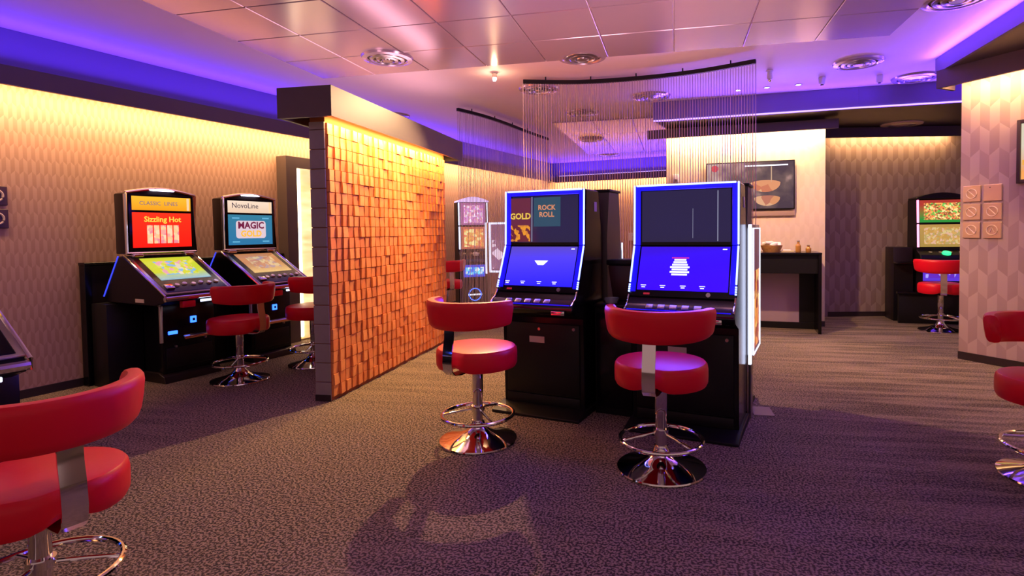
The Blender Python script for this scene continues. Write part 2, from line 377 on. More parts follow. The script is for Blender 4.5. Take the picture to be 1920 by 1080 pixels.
# ceiling panels
gap = .004
pm = MB().box(-.3+gap, .3-gap, -.3+gap, .3-gap, -.022, 0, .004, 1).mesh('ceiling_panel', m_panel)
def panels(i0, i1, j0, j1, goff, skip=()):
    for i in range(i0, i1):
        for j in range(j0, j1):
            c = gx*(i*.6+.3)+g*(goff-(j*.6+.3))
            o = link('ceiling_panel', pm, ceil); o.location = (c.x, c.y, H); o.rotation_euler = (R(random.uniform(-.12, .12)), R(random.uniform(-.12, .12)), -ga)
panels(-6, 3, 0, 6, 5.36)
panels(-3, 4, 0, 6, 12.0)

# ------------------------------------------------------------------ terracotta partition
PT = .125
part = struct('wall_partition', MB().box(0, 2.40, 0, PT, 0, 2.30), m_grout)
part.location = (*BA, 0); part.rotation_euler = (0, 0, math.atan2(bd.y, bd.x))
ts = .0885
def tile_mb(mb, cx, cz, dl, dr, dt):
    h = ts/2-.0022
    mb.add([(cx-h, 0, cz-h), (cx+h, 0, cz-h), (cx+h, 0, cz+h), (cx-h, 0, cz+h),
            (cx-h, -dl-dt, cz-h), (cx+h, -dr-dt, cz-h), (cx+h, -dr, cz+h), (cx-h, -dl, cz+h)],
           [(0, 1, 2, 3), (7, 6, 5, 4), (0, 4, 5, 1), (1, 5, 6, 2), (2, 6, 7, 3), (3, 7, 4, 0)])
kinds = []
for i in range(18):
    mb = MB(); a = random.uniform(.008, .016)
    tile_mb(mb, 0, 0, a+random.uniform(.004, .016), a, random.uniform(-.004, .006))
    me = mb.mesh('wall_tile', m_tile[i % 3])
    for q in me.polygons: q.use_smooth = False
    kinds.append(me)
rest = [MB(), MB(), MB()]; cnt = 0
for c in range(27):
    for rr in range(24):
        x, z = (c+.5)*ts+.005, (rr+.5)*ts+.03
        if z > 2.2: continue
        if cnt < 300:
            o = link('wall_tile', random.choice(kinds), part); o.location = (x, 0, z); cnt += 1
        else:
            a = random.uniform(.008, .016); tile_mb(random.choice(rest), x, z, a+random.uniform(.004, .016), a, random.uniform(-.004, .006))
for k in range(3):
    o = obj('wall_tiles', rest[k], m_tile[k], part); o['kind'] = 'stuff'
    for q in o.data.polygons: q.use_smooth = False
pk = MB().box(-.012, 0, -.002, PT+.002, .002, .146, .002, 1).mesh('plank', m_plank)
for k in range(15):
    o = link('plank', pk, part); o.location = (0, 0, .075+k*.15-.075+.0)
    if k == 14: o.scale = (1, 1, .4)
cap = struct('trim_13', MB().box(-.16, 2.62, -.16, -.13, 2.165, 2.39).box(-.16, 2.62, PT+.13, PT+.16, 2.165, 2.39)
             .box(-.16, -.13, -.13, PT+.13, 2.165, 2.39).box(2.59, 2.62, -.13, PT+.13, 2.165, 2.39).box(-.13, 2.59, -.13, PT+.13, 2.36, 2.39)
             , m_taupe)
cap.location = part.location; cap.rotation_euler = part.rotation_euler
foot = struct('trim_14', MB().box(-.016, -.012, -.004, PT+.004, 0, .05), m_base); foot.location = part.location; foot.rotation_euler = part.rotation_euler

# ------------------------------------------------------------------ stools
def make_stool():
    t = thing('bar_stool', '', 'stool', group='red bar stools')
    # base: chrome trumpet
    obj('base', MB().lathe([(0, 0), (.238, 0), (.243, .006), (.240, .013), (.20, .024), (.13, .042), (.075, .066), (.045, .098), (.037, .13), (0, .13)], 40), m_chrome, t)
    obj('column', MB().lathe([(0, .125), (.031, .125), (.031, .30), (.034, .305), (.034, .44), (.03, .445), (.03, .47), (0, .47)], 24), m_chrome, t)
    fr = [(math.cos(a)*.222, math.sin(a)*.222, .165) for a in [2*math.pi*i/40 for i in range(40)]]
    ring = obj('foot_ring', MB().tube(fr, .0115, 10, True), m_chrome, t)
    for k in range(3):
        a = R(90+120*k)
        obj('spoke', MB().tube([(math.cos(a)*.03, math.sin(a)*.03, .20), (math.cos(a)*.12, math.sin(a)*.12, .185), (math.cos(a)*.218, math.sin(a)*.218, .165)], .007, 8), m_chrome, ring)
    obj('collar', MB().lathe([(.031, .19), (.042, .19), (.042, .22), (.031, .22)], 24), m_chrome, t)
    # seat: round cushion with a notch for the bracket
    prof = [(0, .470), (.88, .468), (.96, .474), (.995, .492), (1.0, .52), (1.0, .560), (.985, .582), (.945, .594), (.85, .599), (0, .602)]
    sg = 48; fr = []
    for i in range(sg):
        a = 2*math.pi*i/sg; dd = (a-1.5*math.pi); rad = .25*(1-.10*math.exp(-(dd/.20)**2))
        fr.append((a, rad))
    vs = []; fs = []; mm = len(prof)
    for a, rad in fr:
        for q, z in prof: vs.append((math.cos(a)*rad*q, math.sin(a)*rad*q, z+(.03*math.exp(-((a-1.5*math.pi)/.28)**2) if z < .5 and q > .5 else 0)))
    for i in range(sg):
        j = (i+1) % sg
        for k in range(mm-1): fs.append((i*mm+k, j*mm+k, j*mm+k+1, i*mm+k+1))
    mb = MB(); mb.add(vs, fs); bmesh.ops.remove_doubles(mb.bm, verts=mb.bm.verts, dist=1e-5)
    obj('seat', mb, m_red, t)
    obj('seat_plate', MB().lathe([(0, .455), (.09, .455), (.10, .471), (0, .471)], 24), m_blackm, t)
    # backrest: C shaped padded band
    rings = []; K = 34; span = R(88)
    for i in range(K+1):
        s = -1+2*i/K; a = -math.pi/2+span*s
        e_ = 1-abs(s); sc_ = min(1, math.sqrt(max(0, 1-(1-min(1, e_/.10))**2))*1.0+.12)
        zc = .812+.012*abs(s)**2; hh = (.085-.014*abs(s)**3)*(.35+.65*sc_); tt = .034*(.35+.65*sc_)
        rad = .268-.006*abs(s); rg = []
        for k in range(16):
            q = 2*math.pi*k/16; cx = math.copysign(abs(math.cos(q))**.55, math.cos(q)); cz = math.copysign(abs(math.sin(q))**.55, math.sin(q))
            rr = rad+cx*tt+.01*cz
            rg.append((math.cos(a)*rr, math.sin(a)*rr, zc+cz*hh))
        rings.append(rg)
    obj('backrest', MB().sweep(rings), m_red, t)
    # flat chrome bracket, bowed, from under the seat to the backrest
    pts = [(-.07, .462), (-.20, .462), (-.255, .468), (-.278, .49), (-.285, .54), (-.278, .62), (-.266, .68), (-.262, .74), (-.258, .79)]
    rings = [[(-.034, y-.0035, z), (.034, y-.0035, z), (.034, y+.0035, z+.001), (-.034, y+.0035, z+.001)] for y, z in pts]
    rings[0] = [(-.034, -.07, .458), (.034, -.07, .458), (.034, -.07, .466), (-.034, -.07, .466)]
    rings[1] = [(-.034, -.20, .458), (.034, -.20, .458), (.034, -.20, .466), (-.034, -.20, .466)]
    obj('bracket', MB().sweep(rings), m_chrome, t)
    return t
st = make_stool()
stools = [((-.491, 3.495), -119, 'red bar stool in front of the left blue machine of the central bank'),
          ((.568, 3.043), -113, 'red bar stool in front of the right blue machine of the central bank'),
          ((-2.837, 5.039), -20, 'red bar stool before the two slant-top machines on the left wall, clear of the partition'),
          ((-2.42, 5.62), -28, 'red bar stool half hidden behind the end of the terracotta partition'),
          ((-1.745, 1.87), -30, 'largest red bar stool, cut off by the lower left corner of the photo'),
          ((4.807, 7.025), -118, 'red bar stool in front of the green and gold machine in the recess'),
          ((2.55, 2.86), 68, 'red bar stool at the right edge, backrest turned away from us by the right wall'),
          ((-1.62, 8.35), -60, 'small distant red stool beside the far machine, behind the partition end')]
LOW = {2: .03, 4: .085, 6: .07}
for i, (xy, ang, lab) in enumerate(stools):
    o = st if i == 0 else copy_tree(st)
    place(o, xy, R(ang+90), lab)
    for ch in o.children:                      # gas lifts set at different heights
        k = ch.name.split('.')[0]
        if i in LOW and k in ('seat', 'seat_plate', 'bracket', 'backrest'): ch.location.z -= LOW[i]

# ------------------------------------------------------------------ central upright machines
def make_upright(name, label, xy, rz, content, wd=.68, flip=False):
    t = thing(name, label, 'slot machine', (*xy, 0), rz, 'blue-lit upright machines of the central bank')
    h = wd/2
    prof = [(.0, .02), (0, .69), (-.15, .725), (-.19, .765), (-.19, .795), (-.14, .825), (-.085, .87), (.055, 1.195), (.07, 1.595), (.31, 1.595), (.37, 1.25), (.37, .02)]
    obj('cabinet', MB().prism(prof, -h, h, .008, 1), m_black, t)
    obj('base_plate', MB().prism([(-.16, .0), (-.16, .018), (-.02, .05), (.37, .05), (.37, 0)], -h-.02, h+.02, .004, 1), m_blackm, t)
    dr = obj('door', MB().box(-h+.03, h-.03, -.012, 0, .13, .64, .006), m_blackm, t)
    obj('lock', MB().cyl((-.02, -.02, .60), (-.02, -.011, .60), .011), m_steel, dr)
    obj('lock', MB().cyl((h-.07, -.02, .61), (h-.07, -.011, .61), .011), m_steel, dr)
    obj('notice', MB().box(-.10, .02, -.0145, -.0125, .50, .545), m_sticker, dr)
    obj('vent_panel', MB().box(-h+.03, h-.03, -.012, 0, .05, .12, .004), m_steel if False else m_blackm, t)
    # button deck
    dk = obj('button_deck', MB().prism([(-.205, .765), (-.205, .795), (-.150, .835), (-.145, .825), (-.195, .79), (-.195, .765)], -h+.0, h-.0, .003, 1), m_glass, t)
    obj('deck_light', MB().box(-h+.02, h-.02, -.199, -.192, .800, .806), m_blueedge, t)
    fm = frame((0, -.168, .814), (0, .045, .035))
    for k in range(5):
        obj('button', MB(fm).box(-.20+k*.075, -.155+k*.075, -.018, .018, .004, .014, .004), m_steel, dk)
    obj('coin_chute', MB().box(.17, .27, -.215, -.19, .735, .765, .004), m_chrome, t)
    # lower screen, tilted
    a = Vector((0, -.085, .87)); b = Vector((0, .055, 1.195)); up = b-a; Ls = up.length
    fl_ = frame(a, up); nx = h-.045
    obj('lower_bezel', MB(fl_).box(-h+.005, h-.005, .0, Ls-.002, -.002, .010, .003, 1), m_black, t)
    obj('bezel_side', MB(fl_).box(-h+.004, -nx, .03, Ls-.005, .008, .020, .003, 1), m_blueedge, t)
    obj('bezel_side', MB(fl_).box(nx, h-.004, .03, Ls-.005, .008, .020, .003, 1), m_blueedge, t)
    low = obj('lower_screen', MB(fl_).box(-nx+.01, nx-.01, .045, Ls-.012, .010, .014), content['low'], t)
    lm = fl_ @ Matrix.Translation((0, 0, .0148))
    for k, x in enumerate((-.245, -.12, .01, .13)):
        mb = MB(lm).quad(x-.018, x+.018, .073, .078).quad(x-.012, x+.012, .060, .066)
        obj('screen_caption', mb, m_txt, low)
    obj('screen_caption', MB(lm).quad(nx-.055, nx-.028, Ls-.034, Ls-.026), m_txt, low)
    if content['kind'] == 'menu':
        mb = MB(lm)
        for k, wv in enumerate((.038, .043, .050, .062, .050, .062, .050)): mb.quad(-.02-wv, -.02+wv, .245-k*.0165, .257-k*.0165)
        obj('screen_message', mb, m_txt, low)
        obj('screen_heading', MB(lm).quad(-.075, .035, .262, .267), m_redtxt, low)
    else:
        mb = MB(lm); mb.add([(-.055, .235, 0), (.055, .235, 0), (.022, .200, 0), (-.022, .200, 0)], [(3, 2, 1, 0)])
        obj('screen_message', mb, m_txt, low)
    # upper glass
    a2 = b; b2 = Vector((0, .07, 1.595)); up = b2-a2; Lu = up.length; fu = frame(a2, up)
    obj('upper_bezel', MB(fu).box(-h+.005, h-.005, .002, Lu, -.002, .010, .003, 1), m_black, t)
    obj('bezel_side', MB(fu).box(-h+.004, -nx, .004, Lu-.004, .008, .020, .003, 1), m_blueedge, t)
    obj('bezel_side', MB(fu).box(nx, h-.004, .004, Lu-.004, .008, .020, .003, 1), m_blueedge, t)
    obj('bezel_top', MB(fu).box(-nx, nx, Lu-.035, Lu-.004, .008, .020, .003, 1), m_blueedge, t)
    ug = obj('upper_screen', MB(fu).box(-nx+.01, nx-.01, .025, Lu-.04, .010, .013), content['up'], t)
    um = fu @ Matrix.Translation((0, 0, .0145))
    if content['kind'] == 'menu':
        obj('reflection_line', MB(um).quad(.205, .210, .03, Lu-.05).quad(.05, .052, .05, .24), glow('pale reflection line', (.55, .58, .8), .5), ug)  # glass reflections drawn as glowing lines
    else:  # reflections in the upper glass, drawn as glowing cards and letters
        ga_ = obj('reflected_card', MB(um).quad(-.28, -.11, .03, Lu-.05), glow('dark red reflected card', (.12, .015, .035), .8), ug)
        obj('reflected_pattern', MB(um @ Matrix.Translation((0, 0, .0006))).quad(-.275, -.115, .032, .15), symbols('gold symbol pattern', [(.12, .015, .03), (.75, .28, .02), (.12, .015, .03), (.6, .2, .03)], 42, .9), ug)
        text('reflected_title', 'GOLD', um @ Matrix.Translation((-.195, .215, .001)), .062, glow('yellow reflected lettering', (.75, .5, .06), .9), ug, bold=.002)
        obj('card_divider', MB(um).quad(-.105, -.095, .03, Lu-.045), glow('pale divider', (.25, .25, .38), .6), ug)
        obj('reflected_card', MB(um).quad(-.085, .13, .14, Lu-.05), glow('teal reflected card', (.01, .07, .11), .8), ug)
        m_ot = glow('orange reflected lettering', (.75, .28, .12), .8)
        text('reflected_title', 'ROCK', um @ Matrix.Translation((.02, .275, .001)), .05, m_ot, ug, bold=.001)
        text('reflected_title', 'ROLL', um @ Matrix.Translation((.02, .225, .001)), .05, m_ot, ug, bold=.001)
    # light given off by the lower screen
    l_ = bpy.data.lights.new('screen_light', 'AREA'); l_.shape = 'RECTANGLE'; l_.size = .5; l_.size_y = .28; l_.energy = 10; l_.color = (.10, .06, 1)
    lo = bpy.data.objects.new('screen_light', l_); C.objects.link(lo); lo.parent = t
    lo.matrix_local = fl_ @ Matrix.Translation((0, Ls/2, .03)) @ Matrix.Rotation(math.pi, 4, 'X')
    # led tubes
    for sx in (-1, 1):
        x = sx*(h-.006)
        obj('led_tube', MB(fu).box(x-.0055, x+.0055, .008, Lu+.002, .018, .029, .003, 1), m_led, t)
        obj('led_tube', MB(fl_).box(x-.0055, x+.0055, .09, Ls-.008, .018, .029, .003, 1), m_led, t)
        mb = MB(fl_)
        for k in range(4): mb.box(x-.0055, x+.0055, .025+k*.015, .034+k*.015, .018, .028)
        obj('led_dots', mb, m_led, t)
        obj('chrome_edge', MB().tube([(x, -.085-.012, .885), (x, -.13, .84), (x, -.165, .825), (x, -.197, .80)], .006, 8), m_chrome, t)
    obj('led_tube', MB(fu).box(-h+.02, h-.02, Lu-.008, Lu+.003, .018, .029, .003, 1), m_led, t)
    obj('status_lamp', MB(fl_).cyl((.17, .022, .01), (.17, .022, .016), .014), m_steel, t)
    obj('card_reader', MB(fl_).box(-.24, -.20, .014, .026, .009, .013), glow('red standby light', (.5, .01, .03), .6), t)
    obj('side_notice', MB().box(h+.0005, h+.0025, .22, .27, 1.44, 1.51), m_sticker, t)
    return t
m_lowA = grad_screen('violet blue screen picture', (.006, .004, .60), (.032, .02, .16), .90, 1.19, 3.0, -.03)
m_lowB = grad_screen('deep blue screen picture', (.012, 0, .60), (.012, .002, .22), .90, 1.18, 3.0, -.1)
m_up = mat('dark upper screen glass', (.006, .006, .02), .08, emit=(.012, .010, .045), es=1)
UR = -an
PB = []
make_upright('slot_machine', 'upright machine with blue led edges, left of the pair, gold reflection on top glass', CP(-1.815, 3.62), UR, dict(low=m_lowA, up=m_up, kind='cards'), .64)
make_upright('slot_machine', 'upright machine with blue led edges, right of the pair, blank top glass', CP(-.80, 3.62), UR, dict(low=m_lowB, up=m_up, kind='menu'), .68)
# the bank's back row: same cabinets facing away
def make_back_upright(label, xy, rz, wd=.66):
    t = thing('slot_machine', label, 'slot machine', (*xy, 0), rz, 'dark machine backs in the central bank')
    h = wd/2
    prof = [(.0, .02), (0, .69), (-.15, .725), (-.19, .795), (-.085, .885), (.055, 1.215), (.07, 1.60), (.31, 1.60), (.36, 1.25), (.36, .02)]
    obj('cabinet', MB().prism(prof, -h, h, .008, 1), mat('dark maroon side laminate', (.05, .028, .03), .4), t)
    obj('base_plate', MB().prism([(-.16, .0), (-.16, .018), (-.02, .05), (.36, .05), (.36, 0)], -h, h), m_blackm, t)
    obj('led_tube', MB().box(-h-.004, -h+.004, -.0, .012, .95, 1.2), m_ledw, t)
    obj('top_cover', MB().box(-h-.01, h+.01, .06, .32, 1.595, 1.615, .004), m_blackm, t)
    return t
make_back_upright('dark back-row machine standing behind the left blue machine', CP(-1.80, 4.40), UR+math.pi)
make_back_upright('dark back-row machine standing behind the right blue machine', CP(-.79, 4.40), UR+math.pi, .66)
# cabinet that fills the gap
t = thing('gap_cabinet', 'low black cabinet filling the gap between the two blue machines', 'cabinet', (*CP(-1.313, 3.74), 0), UR)
obj('body', MB().box(-.145, .145, 0, .55, .0, .76, .004), m_blackm, t)
obj('top', MB().box(-.145, .145, -.02, .56, .76, .785, .004), m_black, t)
obj('door', MB().box(-.13, .13, -.012, 0, .05, .72, .004), m_black, t)
t = thing('waste_bin', 'dark maroon tapered bin with black rim on the cabinet between the blue machines', 'bin', (*CP(-1.30, 4.03), .786), UR)
obj('body', MB().prism([(-.09, 0), (.09, 0), (.13, .26), (-.13, .26)], -.10, .10, .015, 2, axis='y'), mat('dark maroon leatherette', (.05, .012, .018), .4), t)
obj('rim', MB().box(-.137, .137, -.11, .11, .26, .30, .01), m_blackm, t)
t = thing('ashtray', 'small clear glass ashtray on the black cabinet between the blue machines', 'ashtray', (*CP(-1.36, 3.82), .785))
obj('bowl', MB().lathe([(0, 0), (.045, 0), (.055, .035), (.045, .035), (.038, .012), (0, .012)], 20), mat('clear glass', (.75, .75, .9), .05, trans=.7, ior=1.45), t)
# lit side sign at the right end of the bank
def totem(label, xy, rz, cards, z0=.40, z1=1.33, dp=.42, th=.010, fw=.007, tube=.035):
    t = thing('sign_totem', label, 'light box', (*xy, 0), rz)
    obj('post', MB().box(-th, th, -.045, .008, 0, z1, .003), m_steel, t)
    obj('led_tube', MB().box(-th+.002, th+.002, -.05-tube, -.05, z0-.02, z1, .003), m_ledw, t)
    bx = obj('light_box', MB().box(-th, th, .012, dp, z0, z1, .003), m_steel, t)
    pw, ph = dp-.04, z1-z0-.06
    for sx in (-1, 1):
        m = frame((th+.001, .03, z0+.03), (0, 0, 1), (0, 1, 0)) if sx > 0 else frame((-th-.001, dp-.01, z0+.03), (0, 0, 1), (0, -1, 0))
        ps = obj('poster', MB(m).box(0, pw, 0, ph, 0, .002), cards[0], bx)
        obj('poster_picture', MB(m).box(.02, pw-.02, .03, ph*.66, .002, .003), cards[1], bx)
        if cards[2]:
            for k, ch in enumerate(cards[2]): text('poster_title', ch, m @ Matrix.Translation((pw/2, ph*(.88-k*.24), .0045)), .2, m_txt, bx, bold=.004)
        obj('frame_tube', MB(m).box(-fw, 0, -fw, ph+fw, 0, .008).box(pw, pw+fw, -fw, ph+fw, 0, .008)
            .box(0, pw, -fw, 0, 0, .008).box(0, pw, ph, ph+fw, 0, .008), m_ledw, bx)
    return t
m_posterR = symbols('orange symbol poster', [(.85, .28, .06), (.30, .04, .02), (.9, .5, .15), (.45, .08, .03)], 16, .8)
totem('slim lit side sign with orange symbols at the right end of the central bank', CP(-.440, 4.08), UR, (glow('dark maroon poster', (.16, .05, .06), .7), m_posterR, None), dp=.47)
obj_fp = thing('floor_plate', 'small tan floor outlet plate on the carpet right of the central bank', 'outlet', (1.46, 3.98, 0), R(-10))
obj('plate', MB().box(-.07, .07, -.10, .10, 0, .006, .002, 1), mat('tan outlet plate', (.30, .22, .20), .5), obj_fp)

# ------------------------------------------------------------------ slant-top machines on the left
def make_slant(label, xy, rz, kind):
    t = thing('slant_top_machine', label, 'slot machine', (*xy, 0), rz)   # origin: plan point n=.5 under the head
    # pedestal
    ped = obj('pedestal', MB().box(-.08, .40, -.10, .38, .07, .72, .006), m_black, t)
    obj('plinth', MB().prism([(-.16, 0), (-.14, .06), (-.06, .09), (.38, .09), (.38, 0)], -.10, .42, .004, 1), m_blackw, t)
    obj('side_cabinet', MB().box(-.37, -.085, .16, .38, 0, .72, .004), m_blackm, t)
    obj('lower_door', MB().box(-.05, .37, -.11, -.10, .12, .30, .005), m_blackm, ped)
    obj('lock', MB().cyl((.03, -.12, .31), (.03, -.10, .31), .010), m_steel, ped)
    obj('lock', MB().cyl((.30, -.12, .35), (.30, -.10, .35), .010), m_steel, ped)
    obj('coin_tray', MB().prism([(-.13, .36), (-.13, .385), (-.10, .40), (-.10, .36)], .10, .38, .003, 1), m_chrome, ped)
    obj('note_slot_light', MB().box(-.03, .05, -.112, -.10, .42, .45, .003), m_ledblue, ped)
    ic = obj('light_icon', MB().box(.17, .225, -.112, -.10, .50, .56, .004), m_ledblue, ped)
    obj('icon_core', MB().box(.187, .208, -.114, -.110, .518, .542), m_blackm, ped)
    obj('side_bracket', MB().tube([(-.085, -.10, .68), (-.095, -.115, .60), (-.095, -.115, .36)], .015, 8), m_steel, t)
    # wedge
    prof = [(.31, .78), (.08, 1.13), (.0, 1.13), (-.53, .815), (-.54, .76), (-.40, .72), (.29, .73)]
    obj('console', MB().prism(prof, -.305, .285, .008, 1), m_black, t)
    for sx in (-.307, .287):
        obj('chrome_edge', MB().tube([(sx, .0, 1.135), (sx, -.27, .975), (sx, -.47, .858), (sx, -.548, .81), (sx, -.54, .765)], .010, 8), m_chrome, t)
    obj('blue_edge', MB().tube([(-.307, .31, .78), (-.307, .08, 1.13)], .006, 6), glow('dim blue led line', (.03, .05, .8), 1.2), t)
    obj('rating_notice', MB().box(-.3075, -.3055, -.26, -.14, .745, .775), m_sticker, t)
    obj('red_tab', MB().box(-.17, -.06, -.545, -.50, .70, .755, .006), m_red, t)
    obj('front_lip', MB().tube([(-.307, -.537, .785), (.287, -.537, .785)], .020, 10), m_chrome, t)
    obj('front_light', MB().box(-.02, .20, -.552, -.54, .735, .755, .003), m_ledw, t)
    up = Vector((0, .53, .315)); fd = frame((0, -.53, .815), up); Ld = up.length
    deck = obj('deck_frame', MB(fd).box(-.30, .28, .005, Ld-.01, -.002, .010, .004), m_steel, t)
    obj('deck_bed', MB(fd).box(-.275, .255, .02, Ld-.03, .008, .013, .003, 1), m_black, deck)
    sm = {'red': m_scrA, 'blue': m_scrB}[kind]
    s_ = obj('deck_screen', MB(fd).box(-.225, .205, .20, Ld-.07, .013, .016), sm, deck)
    obj('screen_symbols', MB(fd).box(-.15, .14, .27, Ld-.13, .016, .017), {'red': m_symA, 'blue': m_symB}[kind], deck)
    for k in range(6):
        obj('button', MB(fd).cyl((-.15+k*.07, .11+.012*(k % 2), .012), (-.15+k*.07, .11+.012*(k % 2), .026), .022, .018, 14), m_steel, deck)
    obj('card_slot', MB(fd).box(-.255, -.19, .06, .12, .012, .03, .004), m_chrome, deck)
    # head
    arch = [(-.30, 1.15), (.30, 1.15), (.30, 1.655)]+[(.30-.6*k/12, 1.665+.045*math.sin(math.pi*k/12)) for k in range(13)]+[(-.30, 1.655)]
    hd = obj('head', MB().prism(arch, -.02, .12, .006, 1, axis='y'), m_blackw, t)
    rim = [(-.295, 1.155)]+[(-.295, 1.66)]+[(-.29+.58*k/10, 1.672+.042*math.sin(math.pi*k/10)) for k in range(11)]+[(.295, 1.66), (.295, 1.155)]
    obj('chrome_rim', MB().tube([(x, -.025, z) for x, z in rim], .015, 8, True), m_chrome, t)
    obj('topper_light', MB().prism([(-.10+.2*k/8, 1.700+.016*math.sin(math.pi*k/8)) for k in range(9)]+[(.10, 1.696), (-.10, 1.696)], -.055, .03, .003, 1, axis='y'), m_topper, t)
    obj('glass_frame', MB().box(-.275, .275, -.034, -.018, 1.175, 1.665, .004), m_black, t)
    fh = frame((0, -.035, 1.18), (0, 0, 1))
    top = obj('upper_screen', MB(fh).box(-.25, .25, .345, .465, 0, .003), m_top[kind], t)
    low = obj('lower_screen', MB(fh).box(-.25, .25, .02, .325, 0, .003), m_main[kind], t)
    f2 = fh @ Matrix.Translation((0, 0, .0042))
    if kind == 'red':
        text('screen_title', 'CLASSIC  LINES', f2 @ Matrix.Translation((-.03, .405, 0)), .048, glow('blue grey lettering', (.25, .25, .35), .5), top)
        text('screen_title', 'Sizzling Hot', f2 @ Matrix.Translation((0, .265, 0)), .066, glow('orange lettering', (1, .45, .05), 1.3), low, bold=.0015)
        for k in range(5):
            obj('reel', MB(f2).quad(-.135+k*.056, -.135+k*.056+.046, .055, .215), m_reel, low)
    else:
        text('screen_title', 'NovoLine', f2 @ Matrix.Translation((-.06, .415, 0)), .075, glow('dark navy lettering', (.03, .02, .08), .5), top)
        text('screen_title', 'MAGIC', f2 @ Matrix.Translation((0, .215, .001)), .095, glow('maroon lettering', (.20, .01, .06), .7), low, bold=.003)
        text('screen_title', 'GOLD', f2 @ Matrix.Translation((0, .13, .001)), .085, glow('gold lettering', (.95, .45, .04), 1.0), low, bold=.003)
        pts = []
        for cx, cy, a0 in ((.14, .235, 0), (-.14, .235, 90), (-.14, .115, 180), (.14, .115, 270)):
            for k in range(5): pts.append((cx+.03*math.cos(R(a0+22.5*k)), cy+.03*math.sin(R(a0+22.5*k)), .0004))
        mb = MB(f2); mb.add(pts, [tuple(range(len(pts)))]); obj('badge', mb, glow('pale badge', (.70, .55, .62), .9), low)
        for x, y in ((-.17, .29), (.17, .29), (-.17, .05), (.17, .05)):
            obj('screen_caption', MB(f2).quad(x-.04, x+.04, y-.006, y+.008), glow('pale blue caption', (.12, .45, .70), .8), low)
    obj('side_light', MB(fh).box(.215, .235, .35, .46, .003, .006), m_ledw if kind == 'red' and False else glow('cream edge light', (.9, .62, .35), .9), top)
    for x in (-.24, .20):
        obj('hinge', MB().box(x-.02, x+.07, -.05, .02, 1.115, 1.15, .012, 3), m_chrome, t)
    return t
m_scrA = grad_screen('lime screen picture', (.10, .35, .65), (.55, .62, .03), .92, .99, .9)
m_scrB = grad_screen('amber screen picture', (.75, .50, .20), (.55, .22, .08), .92, 1.02, .8)
m_symA = symbols('lime reel symbols', [(.7, .75, .1), (.8, .4, .5), (.2, .5, .8), (.75, .7, .5), (.6, .65, .02)], 30, .8)
m_symB = symbols('amber reel symbols', [(.7, .4, .2), (.6, .25, .15), (.75, .55, .3), (.45, .3, .35)], 28, .7)
m_top = {'red': grad_screen('amber glass', (.85, .30, .01), (.95, .45, .03), 1.52, 1.64, 1.0), 'blue': grad_screen('cream glass', (.85, .60, .42), (.95, .74, .58), 1.52, 1.64, .85)}
m_main = {'red': grad_screen('red glass picture', (.95, .01, .005), (.9, .03, .01), 1.2, 1.5, 1.0), 'blue': grad_screen('teal glass picture', (.02, .17, .36), (.03, .20, .32), 1.2, 1.5, .9)}
m_reel = symbols('reel symbols', [(1, .5, .25), (.95, .35, .3), (.9, .62, .4), (.75, .25, .3), (1, .55, .3)], 34, 1.0)
SR = math.atan2(u.y, u.x)
make_slant('slant-top machine with amber and red glass, left of the pair on the wall', LW(.40, .5), SR, 'red')
make_slant('slant-top machine with cream and teal glass, right of the pair on the wall', LW(1.27, .5), SR, 'blue')
fm_ = make_slant('machine at the left edge of the photo, only a chrome console corner shows', Vector((-2.75, 2.28)), R(62), 'red')
# black wall dado behind them
t = thing('wall_console', 'black panelled console along the left wall behind the slant-top machines', 'cabinet', (*LW(0, 0), 0), SR)
obj('top_rail', MB().box(0, 2.03, -.10, -.003, 1.05, 1.075, .003, 1), m_black, t)
obj('end_post', MB().box(0, .05, -.098, -.016, 0, 1.05, .003, 1), m_black, t)
for k in range(4): obj('panel', MB().box(.055+k*.495, .545+k*.495, -.085, -.016, .002, 1.048, .003, 1), m_blackw, t)
t = thing('box_on_rail', 'small chrome-fronted box on the console rail beside the cream and teal machine', 'box', (*LW(1.86, .06), 1.076), SR)
obj('body', MB().box(-.09, .09, -.03, .03, 0, .045, .005), m_blackm, t)
obj('front', MB().box(-.075, .075, -.034, -.03, .008, .036, .001, 1), m_chrome, t)
